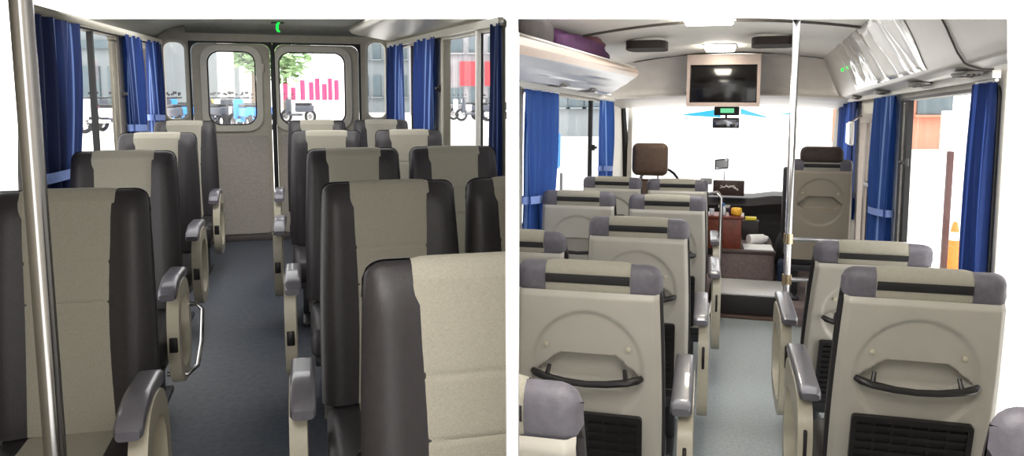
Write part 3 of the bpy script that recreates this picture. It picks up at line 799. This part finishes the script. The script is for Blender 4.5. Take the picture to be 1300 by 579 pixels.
# step, engine cover, platform
mb = MB(); mb.box((.07, 6.52, -1.415), (.52, .62, .17), .006); o = struct('trim_13', mb, stepdark, RC)
mb = MB(); mb.box((.09, 6.52, -1.322), (.50, .60, .014), .004); struct('trim_14', mb, mat('pale_step_tread', (205, 205, 204), .4, noise=.06), RC)
mb = MB(); mb.box((.05, 6.19, -1.488), (.52, .05, .024), .004); struct('trim_15', mb, stepbrown, RC)
mb = MB(); mb.box((.64, 6.75, -1.43), (.62, 1.35, .14), .006); mb.box((-.72, 7.2, -1.40), (1.0, 2.1, .20), .006); mb.box((0, 7.9, -1.45), (2.0, 1.6, .1)); struct('platform', mb, carpet, RC)
eng = solo('engine_cover', MB().box((0, 0, .125), (.44, .95, .25), .035, 3), carpet, RC, 'brown carpeted engine cover between the front seats', 'engine cover', loc=(.06, 7.28, -1.33))
mb = MB(); mb.box((.0, -.45, .245), (.45, .06, .035), .012); eng_lip = part('front_lip', mb, mat('dark_lip', (70, 56, 54), .6, noise=.1), eng)
# dashboard
da = thing('dashboard', RC, (-.16, 8.0, -1.35), 'black dashboard below the windscreen', 'dashboard')
prof = [(-.10, 0), (-.12, .45), (-.17, .55), (-.12, .62), (.10, .64), (.42, .62), (.45, 0)]
mb = MB()
def dashf(u, v):
    k = v * (len(prof) - 1); i = int(min(k, len(prof) - 2)); t = k - i
    x = -1.0 + 1.99 * u; z = prof[i][1] * (1 - t) + prof[i + 1][1] * t
    return (x, prof[i][0] * (1 - t) + prof[i + 1][0] * t, z * (1 + .05 * max(0, min(1, (x - .25) / .2))))
V = mb.grid(dashf, 40, 37); part('dash_body', mb, dash_m, da, smooth=50)
part('radio_slot', MB().box((.0, -.175, .50), (.19, .02, .05), .004), black, da)
part('heater_label', MB().box((.0, -.188, .54), (.11, .01, .028), .008), white_p, da)
part('steering_column', MB().tube([(-.62, -.05, .6), (-.62, -.3, .72)], .04, 10), black, da)
mb = MB(); mb.tube([(-.62 + .2 * math.cos(2 * PI * k / 24), -.30 + .08 * math.sin(2 * PI * k / 24), .72 + .18 * math.sin(2 * PI * k / 24)) for k in range(25)], .014, 8, False); part('steering_wheel', mb, black, da)
mt = thing('meter_box', RC, (-.125, 7.78, -.70), 'dark brown box with pale scribbled lines on the dashboard', 'box')
part('box_case', MB().box((0, .05, .07), (.29, .12, .145), .006), mat('dark_brown_case', (62, 44, 40), .4, noise=.2), mt)
mb = MB(); mb.tube([(-.075, -.012, .095), (-.04, -.012, .075), (-.02, -.012, .10), (.0, -.012, .075), (.03, -.012, .09), (.06, -.012, .07), (.09, -.012, .06)], .005, 6); mb.tube([(-.08, -.012, .07), (-.03, -.012, .085), (.05, -.012, .095), (.085, -.012, .05)], .004, 6); part('scribble', mb, white_p, mt)
sm = thing('dash_mirror', RC, (-.20, 7.95, -.56), 'small framed mirror on a stalk standing on the dashboard', 'mirror')
mb = MB(); mb.plate(rr(-.065, .065, .10, .20, .01), [rr(-.054, .054, .112, .188, .006)], .02, lambda s, z, d: (s, d, z + .12 * s)); part('mirror_frame', mb, steel, sm)
part('mirror_glass', MB().box((0, .012, .15), (.11, .004, .08)), mat('pale_mirror', (225, 228, 230), .1, .5, noise=.02), sm)
part('mirror_stalk', MB().tube([(.03, .01, -.12), (.03, .01, .10)], .005, 8), steel, sm)
solo('grey_case', MB().box((0, 0, .03), (.11, .08, .06), .008), mat('grey_case_m', (150, 152, 156), .4, noise=.05), RC, 'small grey box left of the dark box on the dashboard', 'box', loc=(-.335, 7.8, -.60))
# cabinet with things on it
cb = thing('wooden_cabinet', RC, (-.14, 7.04, -1.08), 'red brown wooden cabinet standing on the engine cover', 'cabinet')
part('cabinet_body', MB().box((0, 0, .13), (.29, .30, .26), .006), redwood, cb)
part('cabinet_top', MB().box((.005, -.005, .272), (.32, .33, .024), .008), redwood, cb)
zt = -1.08 + .284
bo = thing('water_bottle', RC, (-.155, 6.96, zt), 'small clear water bottle with blue cap on the cabinet', 'bottle')
part('bottle_body', MB().lathe([(.024, 0), (.028, .006), (.028, .05), (.024, .06), (.013, .072), (.013, .08)], (0, 0, 0), 16), clearp, bo)
part('bottle_cap', MB().lathe([(.016, .078), (.0165, .081), (.0165, .098), (.014, .101)], (0, 0, 0), 14), bluep, bo)
solo('snack_bag', blob(.045, .03, .035, 3, 14, 20), mat('snack_yellow', (236, 178, 50), .5, noise=.25, nscale=40), RC, 'orange yellow snack bag on the cabinet beside the bottle', 'snack bag', loc=(-.04, 6.95, zt), smooth=70)
solo('purple_packet', blob(.02, .02, .035, 6, 10, 14), purple, RC, 'small purple packet between the bottle and the snack bag', 'packet', loc=(-.085, 6.97, zt), smooth=70)
solo('toy_cup', MB().lathe([(.018, 0), (.022, .05), (.019, .052), (.015, .006)], (0, 0, 0), 14), mat('pale_cup', (200, 205, 215), .4, noise=.05), RC, 'pale cup at the left end of the cabinet top', 'cup', loc=(-.245, 6.96, zt))
ez = -1.08
solo('yellow_pack', MB().box((0, 0, .012), (.10, .12, .024), .004), yellow, RC, 'flat yellow packet on top of the black box', 'packet', loc=(.085, 7.54, ez + .185))
solo('black_box', MB().box((0, 0, .09), (.15, .16, .18), .01), dash_m, RC, 'black box on the engine cover under the yellow packet', 'box', loc=(.085, 7.55, ez))
solo('paper_sheet', MB().box((0, 0, .006), (.24, .30, .012), .002), whitep, RC, 'white paper pad at the front of the engine cover', 'paper', loc=(.145, 7.04, ez), rz=.05)
rl = thing('paper_roll', RC, (.13, 7.25, ez + .045), 'white paper roll lying behind the paper pad', 'paper roll', rz=.5)
part('roll_paper', MB().lathe([(.02, -.07), (.045, -.07), (.045, .07), (.02, .07)], (0, 0, 0), 18, 'X'), whitep, rl)
solo('white_towel', blob(.08, .06, .03, 8, 16, 24), whitep, RC, 'crumpled white towel on the engine cover beside the cabinet', 'towel', loc=(.16, 7.38, ez + .003), smooth=70)
solo('black_jacket', blob(.105, .20, .20, 9), blackcloth, RC, 'black jacket heaped beside the engine cover', 'jacket', loc=(.405, 7.30, -1.355), smooth=70)
solo('blue_cloth', blob(.07, .12, .10, 12), denim, RC, 'dark blue cloth hanging at the side of the engine cover', 'cloth', loc=(.37, 6.93, -1.355), smooth=70)
# rails and poles
pr = thing('chrome_pole', RC, (.262, 4.72, RF), 'tall chrome pole standing in the aisle of the front cabin', 'pole')
ptop = zc(.262) - RF
part('pole_tube', MB().tube([(0, 0, 0), (0, 0, ptop)], .0195, 16), chrome, pr)
part('floor_flange', MB().lathe([(.052, 0), (.052, .008), (.03, .018), (.024, .03)], (0, 0, 0), 18), chrome, pr)
o = part('ceiling_flange', MB().lathe([(.024, ptop - .03), (.03, ptop - .018), (.05, ptop - .008), (.05, ptop)], (0, 0, 0), 18), chrome, pr)
cut_top(pr)
gr = thing('guard_rail', RC, (.262, 4.72, -.66), 'chrome guard rail between the aisle pole and the right wall', 'rail')
part('upper_rail', MB().tube([(.0, 0, 0), (.66, .12, -.02)], .014, 12), chrome, gr)
part('lower_rail', MB().tube([(.0, 0, -.235), (.34, .06, -.24)], .013, 12), chrome, gr)
part('support_post', MB().tube([(.115, .02, -.235), (.115, .02, RF + .66)], .012, 12), chrome, gr)
for z in (0, -.235): part('rail_clamp', MB().tube([(0, 0, z - .028), (0, 0, z + .028)], .027, 14), mat('brass_clamp', (200, 180, 150), .25, 1, noise=.05), gr)
solo('foot_rail', MB().tube([(.0, 0, .02), (.005, -.18, .025), (.02, -.33, .022), (.06, -.42, .02), (.13, -.46, .02)], .011, 10), chrome, RC, 'curved chrome foot rail on the floor at the pole base', 'rail', loc=(.285, 4.60, RF))
solo('grab_rail', MB().tube([(-.10, .1, .94), (-.03, .02, .96), (.0, 0, .92), (.0, 0, .0)], .014, 10), chrome, RC, 'bent chrome grab rail beside the front left seat', 'rail', loc=(-.15, 6.22, -1.50))
em = thing('entrance_mirror', RC, mpFR(3.22, -.10, 0), 'bright white rimmed mirror above the entrance door', 'mirror')
mb = MB(); mb.box((-.12, 0, .02), (.02, .24, .16), .008, 3); part('mirror_glass', mb, mat('bright_mirror', (235, 236, 238), .12, .4, noise=.03), em)
mb = MB(); mb.tube([(-.11, .08, .10), (-.02, .08, .16)], .008, 8); part('mirror_arm', mb, chrome, em)
mb = MB(); mb.box((-.108, 0, .02), (.02, .265, .185), .012, 3); part('mirror_case', mb, white_p, em)
# curtains of the front cabin
GF = 'blue curtains in the front cabin'
c = curtain(RC, onw(mpFL, .0), onw(mpFL, .88), .175, -.95, cur_r, 'wide bright blue curtain with tieback at the left edge of the front view', GF, 4, -.47, .3, .035, .8, -1); clip(c, CAM, CUT_R)
curtain(RC, onw(mpFL, 2.36), onw(mpFL, 3.02), .175, -.62, cur_r, 'narrow bright blue curtain left of the driver seat', GF, 3, -.42, .5, .03, .75, -1)
curtain(RC, onw(mpFR, 1.90), onw(mpFR, 2.62), .170, -1.0, cur_r, 'bright blue curtain with pale tieback in front of the entrance door', GF, 3, -.58, .45, .035, .85, 1)
curtain(RC, onw(mpFR, 3.45), onw(mpFR, 4.6), .175, -.80, cur_n, 'dark blue curtain beside the guide seat headrest', GF, 4, None, .6, .03, 1, 1)
curtain(RC, onw(mpFR, .01), onw(mpFR, .27), .160, -.90, cur_n, 'deep blue pleated curtain at the right edge of the front view', GF, 3, None, .3, .028, 1, 1)

# ------------------------------------------------------------------ added white partition: fills the gap between the two halves, stops light leaking
pw = MB()
def pv(px, y, z):
    dep = y * math.cos(pitch) - (z - CAM.z) * math.sin(pitch)
    return Vector(((px - PPX) / FPX * dep, y, z))
vs = [pw.bm.verts.new(pv(px, y, z)) for y in (1.0, 9.0) for px in (643.5, 657.5) for z in (.2, 3.9)]
for f in ((0, 1, 3, 2), (4, 5, 7, 6), (0, 1, 5, 4), (2, 3, 7, 6), (0, 2, 6, 4), (1, 3, 7, 5)): pw.bm.faces.new([vs[i] for i in f])
struct('wall_middle', pw, mat('white_partition', (246, 246, 246), .8, noise=.01), W0)

# ================================================================== outdoors
mb = MB(); mb.grid(lambda u, v: (-90 + 180 * u, -20 + 150 * v, 0), 3, 3); struct('ground', mb, pave, W0)
# raised forecourt on the rear side
def ray(px, py):
    return Vector((1, 0, 0)) * ((px - PPX) / FPX) + cf + cu * ((PPY - py) / FPX)
def at(px, D, z):      # point in direction px at distance D along the view, height z
    d = ray(px, 126); return Vector((d.x / d.y * D, D, z))
mb = MB(); mb.prism([(-40, 16), (-.6, 16), (-.8, 80), (-40, 80)], 1.15, lambda x, y, d: (x, y, d)); struct('terrace', mb, pave, W0)
TZ = 1.15
def scooter(loc, rz, body, label, group):
    t = thing('motor_scooter', W0, loc, label, 'scooter', group, rz)
    for y in (-.6, .6):
        w = MB(); R_, r_ = .23, .06
        w.grid(lambda u, v: (r_ * math.sin(2 * PI * v) * .9, y + (R_ + r_ * math.cos(2 * PI * v)) * math.cos(2 * PI * u), .29 + (R_ + r_ * math.cos(2 * PI * v)) * math.sin(2 * PI * u)), 21, 9, closed_v=True)
        wo = part('wheel', w, tyre, t)
        part('wheel_hub', MB().lathe([(.12, -.05), (.12, .05)], (0, y, .29), 12, 'X'), chrome, wo)
    m = MB(); m.box((0, -.32, .62), (.26, .85, .30), .08, 3); m.box((0, .12, .36), (.26, .55, .10), .03, 2); m.box((0, .48, .70), (.30, .14, .62), .05, 3)
    part('body_shell', m, body, t)
    part('saddle', MB().box((0, -.28, .80), (.26, .70, .10), .04, 3), black, t)
    hb = part('handlebar', MB().tube([(-.32, .42, 1.06), (-.1, .5, 1.04), (.1, .5, 1.04), (.32, .42, 1.06)], .022, 8), black, t)
    for sx in (-1, 1): part('wing_mirror', MB().box((sx * .26, .46, 1.20), (.12, .03, .08), .01), black, hb)
    part('front_fork', MB().tube([(0, .5, 1.0), (0, .6, .3)], .04, 8), steel, t)
    part('head_lamp', MB().lathe([(.02, .0), (.09, .02), (.08, .06)], (0, .53, .92), 14, 'Y'), white_p, t)
    return t
wbody = mat('white_scooter_paint', (225, 225, 230), .3, noise=.03); pbody = mat('crimson_scooter_paint', (215, 70, 110), .3, noise=.03)
bbody = mat('blue_scooter_paint', (50, 140, 220), .3, noise=.03); gbody = mat('dark_scooter_paint', (70, 74, 84), .3, noise=.03); ybody = mat('yellow_scooter_paint', (240, 205, 60), .3, noise=.03)
sc_spec = [
 (98, 24.5, 1.3, gbody, 'dark scooter parked at the left of the left window', 'scooters outside the left window'),
 (112, 26.0, .9, pbody, 'crimson scooter parked outside the left window', 'scooters outside the left window'),
 (130, 23.0, 1.5, wbody, 'white scooter parked at the right of the left window', 'scooters outside the left window'),
 (146, 24.5, 1.2, gbody, 'dark scooter half hidden by the left window jamb', 'scooters outside the left window'),
 (217, 24.0, .7, gbody, 'dark scooter seen through the narrow left rear window', 'scooters behind the bus'),
 (232, 27.0, 1.1, bbody, 'blue scooter seen through the narrow left rear window', 'scooters behind the bus'),
 (271, 26.0, .8, gbody, 'dark scooter at the left of the left rear door window', 'scooters behind the bus'),
 (279, 37.0, 1.4, ybody, 'yellow scooter low in the left rear door window', 'scooters behind the bus'),
 (299, 27.0, 1.2, gbody, 'dark scooter in the middle of the left rear door window', 'scooters behind the bus'),
 (308, 24.0, .6, bbody, 'bright blue scooter right of centre in the left rear door window', 'scooters behind the bus'),
 (318, 25.0, 1.3, bbody, 'blue scooter at the right of the left rear door window', 'scooters behind the bus'),
 (286, 29.0, .9, wbody, 'white scooter left of the dark middle one in the left rear door window', 'scooters behind the bus'),
 (268, 31.0, .8, wbody, 'white scooter farthest left in the left rear door window', 'scooters behind the bus'),
 (303, 33.0, 1.0, gbody, 'dark scooter in the back row of the left rear door window', 'scooters behind the bus'),
 (313, 36.0, 1.3, bbody, 'small blue scooter in the back row of the left rear door window', 'scooters behind the bus'),
 (323, 34.0, 1.0, wbody, 'white scooter at the right edge of the left rear door window', 'scooters behind the bus'),
 (217, 32.0, .8, wbody, 'white scooter at the left edge of the narrow left rear window', 'scooters behind the bus'),
 (229, 36.0, 1.0, gbody, 'dark scooter in the back row of the narrow left rear window', 'scooters behind the bus'),
 (378, 33.0, 1.2, gbody, 'dark scooter alone in the right rear door window', 'scooters behind the bus'),
 (590, 38.0, 1.2, wbody, 'white scooter at the left of the right window', 'scooters outside the right window'),
 (602, 36.0, 1.4, gbody, 'dark scooter left of the window bar in the right window', 'scooters outside the right window'),
 (622, 37.0, 1.1, wbody, 'white scooter right of the window bar in the right window', 'scooters outside the right window'),
 (629, 40.0, 1.0, gbody, 'dark scooter beside the dark curtain in the right window', 'scooters outside the right window'),
]
first = {}
for px, D, rz, bd, lb, gp in sc_spec:
    loc = at(px, D, TZ)
    if bd.name not in first: first[bd.name] = scooter(loc, rz, bd, lb, gp)
    else: dup(first[bd.name], Matrix.Translation(loc) @ Matrix.Rotation(rz, 4, 'Z'), lb, gp)
def building(name, px0, px1, D, z0, h, m, label, wins, sign=None, depth=6):
    a, b = at(px0, D, z0), at(px1, D, z0); c = (a + b) / 2; w = (b - a).length
    t = thing(name, W0, c, label, 'building', 'buildings along the street')
    part('facade', MB().box((0, depth / 2, h / 2), (w, depth, h)), m, t)
    for (x, z, ww, hh) in wins:
        f = part('window', MB().box((x * w, -.05, z), (ww, .16, hh), .02), b_glass, t)
        part('window_ledge', MB().box((x * w, -.12, z - hh / 2 - .06), (ww + .3, .3, .1), .01), m, f)
    if sign:
        for (x, z, ww, hh, sm_) in sign: part('signboard', MB().box((x * w, -.12, z), (ww, .16, hh), .02), sm_, t)
    return t
grid_w = lambda nx, zs, ww, hh: [((i + .5) / nx - .5, z, ww, hh) for i in range(nx) for z in zs]
building('street_building', 60, 172, 34, TZ, 4.1, b_grey, 'pale grey building with shopfronts outside the left window', grid_w(3, (1.6, ), .9, 1.6), [(0, 3.3, 4.0, .35, b_glass)])
building('street_building', 195, 262, 48, TZ, 5.2, b_grey, 'pale building seen through the narrow left rear window', grid_w(3, (1.4, 3.9), .8, 1.2))
building('street_building', 455, 520, 60, TZ, 6.3, b_grey, 'pale grey building seen through the narrow right rear window', grid_w(4, (2, 4.8), .6, 1.6))
building('street_building', 520, 640, 50, TZ, 5.4, mat('mid_grey_render', (150, 150, 154), .9, noise=.1, nscale=1), 'grey building with red signboards outside the right window', grid_w(5, (1.2, 4.4), .8, 1.0), [(.15, 2.6, 1.4, 1.5, b_red), (.40, 2.6, 1.2, 1.5, b_red), (-.15, 2.6, 1.0, 1.2, b_red)])
mb = MB(); q = at(283, 40, TZ)
solo('white_column', MB().box((0, 0, 3.2), (.55, .55, 6.4), .05), white_p, W0, 'tall white column behind the left rear door window', 'column', loc=at(288, 34, TZ))
for k, (px, hh) in enumerate(((362, .9), (372, .7), (384, 1.1), (395, 1.0), (403, 1.2), (412, .9), (419, 1.2), (427, 1.1))):
    loc = at(px, 44, TZ)
    words = ['first', 'second', 'third', 'fourth', 'fifth', 'sixth', 'seventh', 'eighth'][k]
    t = thing('street_banner', W0, loc, words + ' pink banner from the left in the right rear door window', 'banner', 'pink banners along the street')
    part('banner_cloth', MB().grid(lambda u, v: (-.16 + .34 * u, .03 * math.sin(6 * u + k), .55 + hh * (1 - v) + .45), 8, 8) and (lambda m: (m.grid(lambda u, v: (-.12 + .27 * u, .03 * math.sin(6 * u + k), .95 + hh * (1 - v)), 8, 8), m)[1])(MB()), pinkban, t)
    part('banner_pole', MB().tube([(-.13, 0, 0), (-.13, 0, 2.3)], .03, 8), white_p, t)
def tree_obj(loc, h, r, label, seed):
    rnd = random.Random(seed)
    t = thing('street_tree', W0, loc, label, 'tree', 'street trees')
    part('trunk', MB().tube([(0, 0, 0), (.05, 0, h * .4), (0, .05, h * .75)], [.18, .14, .06], 10), bark, t)
    m = MB()
    for k in range(420):
        d = Vector((rnd.gauss(0, 1), rnd.gauss(0, 1), rnd.gauss(0, .8))).normalized() * r * rnd.random() ** .4
        c = Vector((0, 0, h * .8)) + d; a = rnd.random() * 6.3; s_ = .22 + .25 * rnd.random()
        e1 = Vector((math.cos(a), math.sin(a), rnd.uniform(-.5, .5))) * s_; e2 = Vector((-math.sin(a), math.cos(a), rnd.uniform(-.5, .5))) * s_ * .6
        m.bm.faces.new([m.bm.verts.new(c + p) for p in (e1, e2, -e1, -e2)])
    part('crown', m, leafm, t)
tree_obj(at(322, 44, TZ), 4.4, 1.2, 'green tree at the right of the left rear door window', 1)
tree_obj(at(362, 50, TZ), 4.4, 1.7, 'pale green tree at the upper left of the right rear door window', 2)
# front side
building('street_building', 700, 762, 46, 0, 6.2, b_grey, 'pale building outside the left window of the front cabin', grid_w(3, (2.4, 5.2), .9, 1.4))
building('street_building', 1130, 1206, 34, -.2, 5.4, b_pink, 'pink brick building with a barred window outside the right window', [(.24, 2.6, 1.5, 1.8)])
bs = thing('roadside_sign', W0, at(703, 13, 0), 'blue rounded sign board outside the left window', 'sign')
part('sign_board', MB().plate(rr(-.10, .12, 1.0, 1.62, .08), [], .05, lambda s, z, d: (s, d, z)), bluep, bs)
part('sign_post', MB().tube([(0, .06, 0), (0, .06, 1.5)], .03, 8), steel, bs)
solo('bollard', MB().lathe([(.03, 0), (.03, .78), (.02, .80)], (0, 0, 0), 12), steel, W0, 'dark thin bollard outside the left window', 'bollard', loc=at(713, 14.5, 0))
sp = thing('roadside_sign', W0, at(1211, 8.2, 0), 'white square sign board on a dark brown post outside the right window', 'sign')
part('sign_board', MB().box((.08, .05, 1.82), (.34, .03, .42), .01), white_p, sp)
part('sign_post', MB().box((0, 0, .80), (.055, .055, 1.62), .008), mat('dark_brown_post', (74, 40, 34), .6, noise=.2), sp)
cn = thing('traffic_cone', W0, at(1223, 9.4, 0), 'orange traffic cone standing on the road outside the right window', 'cone')
part('cone_body', MB().lathe([(.15, .03), (.03, .66), (.02, .68)], (0, 0, 0), 24), orange, cn)
part('cone_foot', MB().box((0, 0, .015), (.36, .36, .03), .008), orange, cn)
part('reflective_band', MB().lathe([(.070, .46), (.052, .56)], (0, 0, 0), 24), white_p, cn)

# ------------------------------------------------------------------ the rest of the cabin round and behind the camera
def slab(name, c, d, m, cab, cut):
    o = struct(name, MB().box(c, d), m, cab); clip(o, CAM, cut); return o
slab('ceiling', (.2, 1.55, .47), (2.6, 5.3, .04), l_ceil, LC, CUT_L)
slab('ceiling', (-.13, 1.30, .68), (2.4, 4.9, .04), r_ceil, RC, CUT_R)
slab('wall_left', (-1.0, .8, -.5), (.05, 3.9, 1.95), l_wall, LC, CUT_L)
slab('wall_right', (1.02, .70, -.45), (.05, 3.5, 2.25), r_wall, RC, CUT_R)
for nm in ('wall_left', 'window_3', 'baseboard_left', 'trim_3', 'window_curtain'): clip(bpy.data.objects[nm], CAM, -edge_plane(22.5))
for o in list(sc.objects):
    if o.parent is None and (o.name in ('wall_right.001', 'window_8', 'trim_7') or 'deep blue pleated' in o.get('label', '')): clip(o, CAM, edge_plane(1279.5))

# ------------------------------------------------------------------ light
w = bpy.data.worlds.new('world'); sc.world = w; w.use_nodes = True
bg = w.node_tree.nodes['Background']; bg.inputs[0].default_value = (1, .995, .985, 1); bg.inputs[1].default_value = 3.2
sun = bpy.data.lights.new('sun', 'SUN'); sun.energy = 1.0; sun.angle = .2; sun.color = (1, .97, .92)
so = bpy.data.objects.new('sun', sun); COL.objects.link(so); so.rotation_euler = (math.radians(38), math.radians(14), 0)
def area(name, cab, loc, size, watts, col):
    l = bpy.data.lights.new(name, 'AREA'); l.shape = 'RECTANGLE'; l.size, l.size_y = size; l.energy = watts; l.color = col
    o = bpy.data.objects.new(name, l); COL.objects.link(o); o.matrix_basis = cab @ Matrix.Translation(Vector(loc))
area('cabin_lamp_rear', LC, (-.25, .75, .44), (.5, .9), 20, (1, .96, .90))  # unseen light added overhead to brighten the near seats of the rear half
area('cabin_lamp_front', RC, (.0, .75, .62), (.7, .9), 28, (1, .96, .91))  # likewise added out of view, lifts the near seat backs of the front half
sc.view_settings.view_transform = 'Standard'; sc.view_settings.look = 'None'; sc.view_settings.exposure = 0
sc.cycles.use_denoising = True
sc.cycles.max_bounces = 8; sc.cycles.transparent_max_bounces = 12
